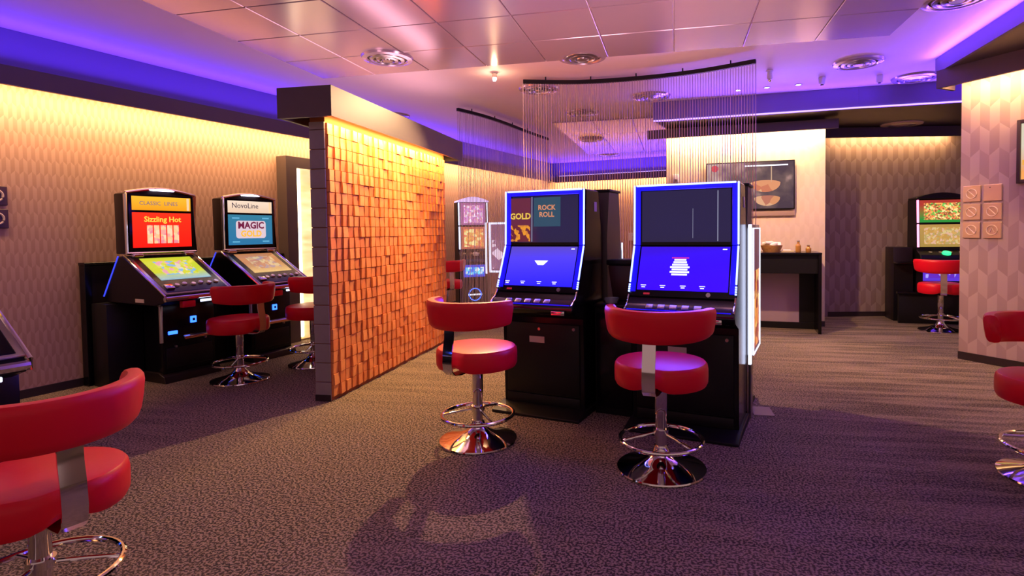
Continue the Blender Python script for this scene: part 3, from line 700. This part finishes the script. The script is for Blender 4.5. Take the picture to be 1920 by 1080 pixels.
# white notice under the console
# ------------------------------------------------------------------ tall machines (far one and the one in the recess)
def make_tall(label, xy, rz, wd, htop, screens, side, lowc, desk=False):
    t = thing('tall_slot_machine', label, 'slot machine', (*xy, 0), rz)
    h = wd/2
    prof = [(0, .02), (0, .80), (-.16, .86), (-.14, .92), (.02, .98), (.06, htop-.1), (.36, htop-.1), (.36, .02)]
    obj('cabinet', MB().prism(prof, -h, h, .008, 1), m_blackm, t)
    arch = [(-h, htop-.1), (h, htop-.1)]+[(h-wd*k/12, htop-.1+.02+.065*math.sin(math.pi*k/12)) for k in range(13)]
    obj('crown', MB().prism(arch, .03, .34, .005, 1, axis='y'), side['crown'], t)
    fh = frame((0, .02, 1.0), (0, .04, htop-.12-.98)); Lh = htop-1.12
    half = Lh/2
    for k, (m1, m2) in enumerate(screens):
        y0 = .015+k*(half+.005)
        s = obj('screen', MB(fh).box(-h+.05, h-.05, y0+.01, y0+half-.015, .0, .006), m1, t)
        obj('screen_symbols', MB(fh).box(-h+.10, h-.10, y0+.045, y0+half-.055, .006, .008), m2, s)
        for sx in (-1, 1):
            obj('led_tube', MB(fh).box(sx*(h-.025)-.012, sx*(h-.025)+.012, y0+.005, y0+half-.01, 0, .02, .003, 1), side['led'], t)
    fd = frame((0, -.14, .92), (0, .16, .06))
    for k in range(4): obj('button', MB(fd).cyl((-.18+k*.12, .07, .0), (-.18+k*.12, .07, .015), .022), m_steel, t)
    obj('lit_button', MB(fd).cyl((0, .03, .0), (0, .03, .03), .05), side['btn'], t)
    ls = obj('lower_screen', MB(frame((0, -.001, 0), (0, 0, 1))).box(-h+.08, h-.08, .56, .76, 0, .01), lowc[0], t)
    obj('lower_symbols', MB(frame((0, -.012, 0), (0, 0, 1))).box(-h+.11, h-.11, .60, .72, 0, .003), lowc[1], ls)
    if lowc[2]:
        pth = [(.10*math.cos(2*math.pi*k/20), -.012, .27+.10*math.sin(2*math.pi*k/20)) for k in range(20)]
        em = obj('round_emblem', MB().tube(pth, .008, 6, True), m_ledblue, t)
        obj('emblem_bar', MB().box(-.12, .12, -.016, -.004, .255, .28), m_txt, em)
    obj('base_plate', MB().prism([(-.10, 0), (-.10, .03), (0, .05), (.36, .05), (.36, 0)], -h-.03, h+.03), m_blackm, t)
    return t
m_y1 = symbols('jungle symbols', [(.95, .45, .10), (.15, .55, .08), (.9, .25, .08), (1, .75, .3), (.5, .15, .05), (.2, .08, .03)], 55, .9)
m_y2 = symbols('gold reel symbols', [(.75, .42, .12), (.85, .5, .35), (.65, .35, .08), (.8, .6, .25), (.55, .4, .15)], 40, .75)
tm = make_tall('tall machine with green and gold screens and pink led sides in the right recess', (5.28, 7.68), R(-14), .64, 1.78,
          [(grad_screen('gold screen', (.55, .36, .08), (.7, .4, .1), 1.0, 1.3, .6), m_y2), (grad_screen('green screen', (.03, .35, .05), (.55, .05, .03), 1.4, 1.6, .7), m_y1)],
          dict(crown=m_blackm, led=m_ledp, btn=glow('green lit button', (.02, .9, .25), 1.6)), (glow('violet panel light', (.10, .03, .7), .8), symbols('violet pattern', [(.1, .03, .6), (.4, .35, 1), (.12, .02, .5)], 18, .9), False))
t = tm
obj('wing', MB().box(-.60, -.36, .02, .36, 0, 1.02, .004), m_blackw, t)
obj('shelf', MB().box(-.60, -.36, -.18, .02, .80, .825, .004), m_black, t)
obj('panel', MB().box(-.60, -.36, .0, .02, .0, .78), m_blackm, t)
obj('foot_shelf', MB().box(-.62, .62, -.25, -.17, .40, .43, .004), m_black, t)
obj('front_panel', MB().box(-.60, .62, -.21, -.17, .0, .40, .004), m_blackm, t)
obj('right_wing', MB().box(.36, .62, .02, .36, 0, .80, .004), m_blackw, t)
m_pk = symbols('mauve symbols', [(.55, .25, .55), (.8, .6, .8), (.45, .15, .4), (.65, .3, .35)], 30, 1.5)
m_og = symbols('orange symbols', [(.8, .32, .08), (.6, .15, .08), (.95, .6, .25), (.7, .22, .05)], 24, 1.5)
m_bl = symbols('cyan symbols', [(.02, .12, .8), (.1, .5, .95), (.5, .7, .9), (.02, .2, .85)], 26, 1.8)
make_tall('tall glowing machine seen through the bead curtain beyond the partition', (-1.33, 9.35), R(20), .52, 1.90,
          [(glow('orange glass', (.5, .12, .06), 1.1), m_og), (glow('mauve glass', (.35, .12, .32), 1.1), m_pk)],
          dict(crown=glow('lit violet crown', (.65, .45, .95), 1.4), led=m_ledw, btn=m_white), (glow('blue glass', (.02, .06, .8), 1), m_bl, True))
totem('distant light box with white led frame between the far machine and the left blue machine', (-1.03, 8.95), R(-110), (glow('mauve dark poster', (.22, .10, .20), 1.2), symbols('pale poster symbols', [(.25, .12, .22), (.9, .7, .9), (.3, .15, .3)], 9, 1.3), None), .66, 1.45, .42, fw=.03, tube=.02)

# ------------------------------------------------------------------ counter and its things
ca = math.atan2(-cdv.y, -cdv.x)
t = thing('bar_counter', 'black bar counter with grey front panel under the television', 'counter', (*(CR+cn*.36+cdv*.12), 0), ca)
obj('worktop', MB().box(-1.25, .0, -.28, .30, .975, 1.0, .003, 1), m_black, t)
obj('apron', MB().box(-1.24, -.04, -.24, .29, .74, .975, .003, 1), m_blackm, t)
obj('side_panel', MB().box(-.04, -.002, -.27, .29, 0, .975, .003, 1), m_black, t)
obj('side_panel', MB().box(-1.245, -1.205, -.27, .29, 0, .975, .003, 1), m_black, t)
obj('front_panel', MB().box(-1.20, -.22, .10, .12, .085, .74), m_grey, t)
obj('dark_panel', MB().box(-.22, -.04, .10, .12, .085, .74), m_blackm, t)
obj('plinth', MB().box(-1.20, -.04, .09, .13, 0, .085), m_blackm, t)
cm = Matrix.Translation((*(CR+cn*.36+cdv*.12), 0)) @ Matrix.Rotation(ca, 4, 'Z')
def onc(x, y, z): return tuple(cm @ Vector((x, y, z)))
t = thing('bread_basket', 'woven tan basket heaped with white napkins on the bar counter', 'basket', onc(-.56, 0, 1.0), ca)
obj('basket', MB().lathe([(0, 0), (.10, 0), (.125, .055), (.135, .085), (.128, .085), (.115, .05), (0, .03)], 20), mat('woven wicker', (.42, .22, .07), .7, var=.35, vs=50, bump=.4), t)
for k in range(5):
    a = k*1.256
    m = Matrix.Translation((.055*math.cos(a), .045*math.sin(a), .095+.012*(k % 2))) @ Matrix.Rotation(a, 4, 'Z') @ Matrix.Rotation(R(24), 4, 'X')
    obj('napkin', MB(m).box(-.06, .06, -.045, .045, -.015, .02, .012), m_white, t)
for x, hh, lab in ((-.86, .07, 'small amber glass at the left end of the bar counter, left of the basket'), (-.24, .13, 'tall amber bottle on the bar counter right of the basket'), (-.12, .075, 'small dark glass at the right end of the bar counter')):
    t = thing('glass_jar', lab, 'jar', onc(x, .02, 1.0), 0, 'small glassware on the bar counter')
    obj('jar', MB().lathe([(0, 0), (.028, 0), (.033, .01), (.033, hh*.6), (.016, hh*.8), (.016, hh), (0, hh)], 14), mat('amber glass', (.45, .22, .05), .15, coat=.4), t)
    obj('lid', MB().lathe([(0, hh), (.019, hh), (.019, hh+.012), (0, hh+.012)], 14), m_steel, t)
t = thing('flat_tray', 'pale shallow tray lying on the bar counter right of the basket', 'tray', onc(-.36, .03, 1.0), ca)
obj('tray', MB().box(-.09, .07, -.06, .06, 0, .012, .004), mat('pale yellow card', (.62, .5, .28), .6), t)
obj('sachets', MB().box(-.07, .03, -.04, .04, .012, .03, .004), m_white, t)

def flat_frame(A, ang, z): return Matrix.Translation((A[0], A[1], z)) @ Matrix.Rotation(ang, 4, 'Z') @ Matrix.Rotation(R(90), 4, 'X')
# television on the column
tvc = CR+cdv*.94+cn*.06
t = thing('television', 'wide wall television showing cocktails, above the bar counter', 'television', (*tvc, 1.89), ca)
obj('case', MB().box(-.565, .565, -.02, .04, -.335, .315, .006), m_blackm, t)
def tvmat():
    m, N, L, b = newmat('cocktail picture'); b.inputs['Base Color'].default_value = (.01, .01, .01, 1); b.inputs['Roughness'].default_value = .15
    tc = N.new('ShaderNodeTexCoord'); z = N.new('ShaderNodeTexNoise'); z.inputs['Scale'].default_value = 3.2; z.inputs['Detail'].default_value = 4
    L.new(tc.outputs['Object'], z.inputs[0]); s = N.new('ShaderNodeSeparateXYZ'); L.new(tc.outputs['Object'], s.inputs[0])
    f = math_node(N, L, 'ADD', z.outputs['Fac'], math_node(N, L, 'MULTIPLY', s.outputs['X'], -.42))
    cr = N.new('ShaderNodeValToRGB'); el = cr.color_ramp.elements; el.new(.5); el.new(.6)
    for k, (p_, c) in enumerate(((.30, (.05, .03, .05)), (.48, (.13, .08, .08)), (.58, (.38, .22, .20)), (.72, (.62, .45, .38)))): el[k].position = p_; el[k].color = (*c, 1)
    L.new(f, cr.inputs[0]); L.new(cr.outputs[0], b.inputs['Emission Color']); b.inputs['Emission Strength'].default_value = .9; return m
scn = obj('screen', MB().box(-.55, .55, -.023, -.0205, -.32, .30), tvmat(), t)
ft = frame((0, -.0245, 0), (0, 0, 1))
def coupe(x, y, s_, name, c):
    pts = [(x+.17*s_*math.cos(R(a)), y+.11*s_*math.sin(R(a))) for a in range(180, 361, 15)]+[(x+.17*s_*math.cos(R(a)), y+.035*s_*math.sin(R(a))) for a in range(15, 180, 15)]
    mb = MB(ft); mb.add([(a, b, 0) for a, b in pts], [tuple(range(len(pts)))]); return obj(name, mb, symbols(name+' picture', c, 7, .8), scn)
coupe(.20, .02, 1.1, 'pictured_glass', [(.75, .30, .14), (.62, .18, .09), (.80, .42, .2)]); coupe(.22, -.18, .95, 'pictured_glass', [(.70, .28, .12), (.50, .16, .10), (.75, .4, .22)])
obj('pictured_straw', MB(ft).quad(.268, .280, .03, .24), glow('pale straw', (.55, .35, .22), .8), scn)
obj('caption_bar', MB(ft).quad(-.06, .48, .245, .262), m_txt, scn)
mb = MB(ft); mb.add([(-.45+.05*math.cos(k*.524), .235+.045*math.sin(k*.524), 0) for k in range(12)], [tuple(range(12))]); obj('corner_logo', mb, glow('red logo disc', (.6, .03, .05), .9), scn)
t = thing('tv_shadow_strip', 'narrow taupe strip painted as the television shadow on the cream wall below it', 'shelf', (*(CR+cdv*.94+cn*.001), 1.47), ca)
obj('board', MB().box(-.57, .57, -.045, 0, .0, .07, .004), mat('tan painted shadow', (.36, .25, .20), .6), t)  # solid strip drawn where only the television's shadow falls
t = thing('alarm_sensor', 'small white sensor on the cream wall left of the television', 'sensor', (*(CR+cdv*1.92), 2.02), ca)
obj('body', MB().box(-.04, .04, -.05, -.001, -.06, .06, .008), m_white, t)
obj('lens', MB().box(-.025, .025, -.054, -.05, -.045, -.01, .001, 1), m_taupe, t)

# right wall: six plates and a framed poster
m_gold = mat('brushed brass plate', (.62, .45, .30), .4, .35, var=.1)
m_etch = mat('etched pale mark', (.80, .66, .50), .5)
ra_ = math.atan2(rd.y, rd.x)
k = 0
posn = ['top left', 'top right', 'middle left', 'middle right', 'bottom left', 'bottom right']
for row in range(3):
    for col in range(2):
        q = RC+rd*(.105+col*.178)+rn*.001
        t = thing('wall_plate', f'small brass sign plate, {posn[k]} of the six on the right wall', 'sign', (*q, 1.61-row*.174), ra_, 'brass sign plates on the right wall')
        obj('plate', MB().box(-.077, .077, -.012, 0, -.077, .077, .004, 1), m_gold, t)
        if k != 1:
            pth = [(.045*math.cos(a), -.0135, .045*math.sin(a)) for a in [2*math.pi*i/24 for i in range(24)]]
            obj('ring_mark', MB().tube(pth, .004, 6, True), m_etch, t)
            if k != 5: obj('slash_mark', MB().tube([(-.031, -.0135, .031), (.031, -.0135, -.031)], .004, 6), m_etch, t)
            else: obj('arrow_mark', MB().tube([(-.02, -.0135, -.02), (0, -.0135, .02), (.02, -.0135, -.02)], .004, 6), m_etch, t)
        else: obj('spot_mark', MB().cyl((-.02, -.014, .05), (-.02, -.012, .05), .006), m_taupe, t)
        k += 1
t = thing('framed_poster', 'dark framed lit poster high on the right wall, cut by the photo edge', 'poster', (*(RC+rd*.79+rn*.001), 1.952), ra_); t.scale = (1, 1, 1.15)
obj('frame', MB().box(-.31, -.28, -.035, 0, -.24, .25, .003).box(.28, .31, -.035, 0, -.24, .25, .003).box(-.28, .28, -.035, 0, .22, .25, .003).box(-.28, .28, -.035, 0, -.24, -.21, .003), m_dark, t)
pp = obj('picture', MB().box(-.28, .28, -.02, -.003, -.21, .22), grad_screen('cream and amber poster', (.85, .38, .10), (.80, .72, .52), -.15, .05, .75), t)
obj('picture_band', MB(frame((0, -.0215, 0), (0, 0, 1))).quad(-.27, .27, -.10, -.06), glow('amber band', (.85, .42, .05), .8), pp)
obj('picture_logo', MB(frame((0, -.0215, 0), (0, 0, 1))).quad(-.18, -.10, .15, .20), glow('red mark', (.6, .10, .08), .7), pp)
# left wall: two dark signs at the photo edge
for z, lab in ((1.63, 'dark sign plate with pale ring, upper of the two at the left edge'), (1.45, 'dark sign plate with pale ring, lower of the two at the left edge')):
    q = LW(-.53, .001)
    t = thing('wall_plate', lab, 'sign', (*q, z), SR, 'dark sign plates on the left wall')
    obj('plate', MB().box(-.075, .075, -.012, 0, -.075, .075, .004, 1), mat('dark plate', (.06, .03, .035), .4), t)
    pth = [(.045*math.cos(a), -.0135, .045*math.sin(a)) for a in [2*math.pi*i/24 for i in range(24)]]
    obj('ring_mark', MB().tube(pth, .008, 6, True), mat('pale mark', (.5, .4, .42), .5), t)
# sockets on the back wall
for a, z, w_, lab in ((2.15, 1.55, .06, 'small white thermostat on the back wall'), (2.08, 1.15, .12, 'square pale socket plate on the back wall below the thermostat')):
    t = thing('wall_socket', lab, 'socket', (*(KW+n*a-u*.001), z), math.atan2(n.y, n.x))
    obj('plate', MB().box(-w_, w_, -.012, 0, -.09, .09, .003, 1), m_white, t)
    obj('dial', MB().cyl((0, -.018, 0), (0, -.012, 0), .025), m_grey, t)

# ------------------------------------------------------------------ ceiling fixtures
def diffuser():
    t = thing('ceiling_diffuser', '', 'ceiling vent', group='round ceiling air diffusers')
    obj('outer_ring', MB().lathe([(.235, 0), (.225, -.018), (.185, -.026), (.175, -.012), (.19, 0)], 36), m_panel, t)
    obj('cone_ring', MB().lathe([(.165, -.002), (.155, -.024), (.125, -.030), (.118, -.012), (.13, -.002)], 36), m_steel, t)
    obj('cone_ring', MB().lathe([(.108, -.002), (.098, -.026), (.07, -.032), (.065, -.014), (.078, -.002)], 32), m_steel, t)
    obj('centre_disc', MB().lathe([(0, -.034), (.045, -.034), (.052, -.020), (.04, -.004), (0, -.004)], 28), m_steel, t)
    obj('back_plate', MB().lathe([(0, -.001), (.22, -.001), (.22, -.003), (0, -.003)], 36), m_taupe, t)
    return t
dz = [((-1.53, 5.3), .022, 'round ceiling diffuser at upper left, in the metal panels above the partition'),
      ((.28, 5.4), 0, 'round ceiling diffuser in the metal panels just in front of the large bead curtain'),
      ((3.05, 5.7), 0, 'round ceiling diffuser in the plain ceiling left of the violet right soffit'),
      ((-.16, 6.6), 0, 'round ceiling diffuser behind the left end of the large curtain rail'),
      ((1.21, 7.02), 0, 'round ceiling diffuser behind the middle of the large curtain, by the soffit corner'),
      ((.41, 7.95), 0, 'round ceiling diffuser behind the large curtain, second row'),
      ((.67, 10.1), .022, 'round ceiling diffuser behind the large curtain, third row in the far metal panels'),
      ((1.22, 12.4), 0, 'farthest round ceiling diffuser near the back wall cove'),
      ((-2.25, 8.0), 0, 'round ceiling diffuser at left above the end of the partition pelmet'),
      ((2.92, 4.13), 0, 'round ceiling diffuser at the top right edge of the photo'),
      ((4.0, 6.3), 0, 'round ceiling diffuser tucked between the right soffit and the recess soffit')]
df = diffuser()
for i, (xy, z, lab) in enumerate(dz):
    o = df if i == 0 else copy_tree(df); place(o, xy, 0, lab, H-z-.001)
t = thing('soffit_vent', 'pale oval vent grille in the dark recess soffit', 'ceiling vent', (4.8, 7.84, 2.719))
obj('plate', MB().lathe([(0, 0), (.26, 0), (.255, -.012), (.20, -.018), (0, -.014)], 32), mat('pale mauve grille', (.50, .38, .34), .5), t)
obj('slots', MB().lathe([(.10, -.016), (.12, -.024), (.15, -.024), (.17, -.017)], 32), m_steel, t)
def spot(xy, z, label, lit, aim=(0, 0)):
    t = thing('spotlight', label, 'spotlight', (*xy, H), 0, 'small ceiling spotlights')
    obj('canopy', MB().cyl((0, 0, -.012), (0, 0, -.001), .035, seg=20), m_white, t)
    obj('housing', MB().cyl((0, 0, -.012), (0, 0, z+.025-H), .024, .028, seg=20), m_white if not lit else m_steel, t)
    obj('bulb', MB().lathe([(0, z-H-.01), (.012, z-H-.006), (.020, z-H+.008), (.020, z-H+.0245), (0, z-H+.0245)], 16), m_lamp if lit else m_chrome, t)
spot((-.60, 5.9), 2.865, 'glowing halogen spotlight hanging left of the large curtain rail', True)
spot((2.27, 5.97), 2.84, 'small white cylinder spotlight right of the large curtain rail', False)
for xy, lab in (((2.2, 6.78), 'leftmost of the three tiny lit downlights before the violet soffit'), ((2.5, 6.66), 'middle of the three tiny lit downlights before the violet soffit'), ((2.82, 6.55), 'rightmost of the three tiny lit downlights before the violet soffit')):
    t = thing('downlight', lab, 'downlight', (*xy, H-.001), 0, 'tiny downlights')
    obj('ring', MB().lathe([(.028, 0), (.028, -.006), (.042, -.006), (.045, 0)], 20), m_white, t)
    obj('lamp', MB().lathe([(0, -.003), (.027, -.003), (.027, 0), (0, 0)], 16), glow('small warm lamp', (1, .75, .5), 6), t)
for (x, y), rz, lab in (((2.95, 6.25), .5, 'small angled white detector at the middle of the right ceiling'), ((3.55, 6.2), -.3, 'small angled white detector nearer the right soffit')):
    t = thing('ceiling_detector', lab, 'detector', (x, y, H-.001), rz)
    obj('housing', MB().prism([(-.03, 0), (.03, 0), (.02, -.07), (-.01, -.08)], -.03, .03, .004, 1), m_white, t)
    obj('lens', MB().box(-.012, .012, -.012, .012, -.088, -.078), m_taupe, t)

# ------------------------------------------------------------------ bead curtains
def smooth(pts, k=24):
    out = []
    P = [pts[0]]+list(pts)+[pts[-1]]
    for i in range(1, len(P)-2):
        for j in range(k):
            s = j/k; a, b, c, dd = [Vector(q) for q in P[i-1:i+3]]
            out.append(.5*((2*b)+(c-a)*s+(2*a-5*b+4*c-dd)*s*s+(3*b-a-3*c+dd)*s**3))
    out.append(Vector(pts[-1])); return out
m_chain = mat('fine bronze metal chain', (.48, .36, .39), .5, .1)
def curtain(label, pts, pitch, z0, rad):
    t = thing('bead_curtain', label, 'curtain')
    P = smooth(pts)
    rl = []
    for i, q in enumerate(P):
        tg = (P[min(i+1, len(P)-1)]-P[max(i-1, 0)]).normalized(); nn = Vector((-tg.y, tg.x))*.018
        rl.append([(q.x+nn.x, q.y+nn.y, 2.875), (q.x-nn.x, q.y-nn.y, 2.875), (q.x-nn.x, q.y-nn.y, 2.915), (q.x+nn.x, q.y+nn.y, 2.915)])
    rail = obj('rail', MB().sweep(rl), m_blackm, t)
    L_ = [0]
    for i in range(1, len(P)): L_.append(L_[-1]+(P[i]-P[i-1]).length)
    def at(s):
        for i in range(1, len(P)):
            if L_[i] >= s: k = (s-L_[i-1])/(L_[i]-L_[i-1]); return P[i-1].lerp(P[i], k)
        return P[-1]
    for k in range(5):
        q = at(L_[-1]*(k+.5)/5); obj('hanger', MB().cyl((q.x, q.y, 2.912), (q.x, q.y, H-.001), .007, seg=8), m_blackm, t)
    mb = MB(); N_ = int(L_[-1]/pitch); K = 14
    for i in range(N_+1):
        q = at(L_[-1]*i/N_); r0 = rad*random.uniform(.9, 1.1); a0 = random.random()
        vs = [(q.x+r0*math.cos(a0+2.094*k), q.y+r0*math.sin(a0+2.094*k), z) for z in (z0+random.uniform(0, .01), 2.876) for k in range(3)]
        mb.add(vs, [(0, 1, 4, 3), (1, 2, 5, 4), (2, 0, 3, 5)])
        # beads at intervals
    o = obj('chain_strands', mb, m_chain, t); o['kind'] = 'stuff'
    return t
curtain('large curved bead curtain on a dark rail, hanging behind the two blue machines', [(-.315, 6.08), (.3, 6.12), (.90, 6.0), (1.45, 5.78), (1.94, 5.45)], .027, .03, .0042)
curtain('smaller curved bead curtain on a dark rail between the partition end and the large curtain', [(-1.24, 7.4), (-.98, 7.8), (-.72, 8.35), (-.42, 9.1), (-.09, 9.86)], .028, .03, .0048)
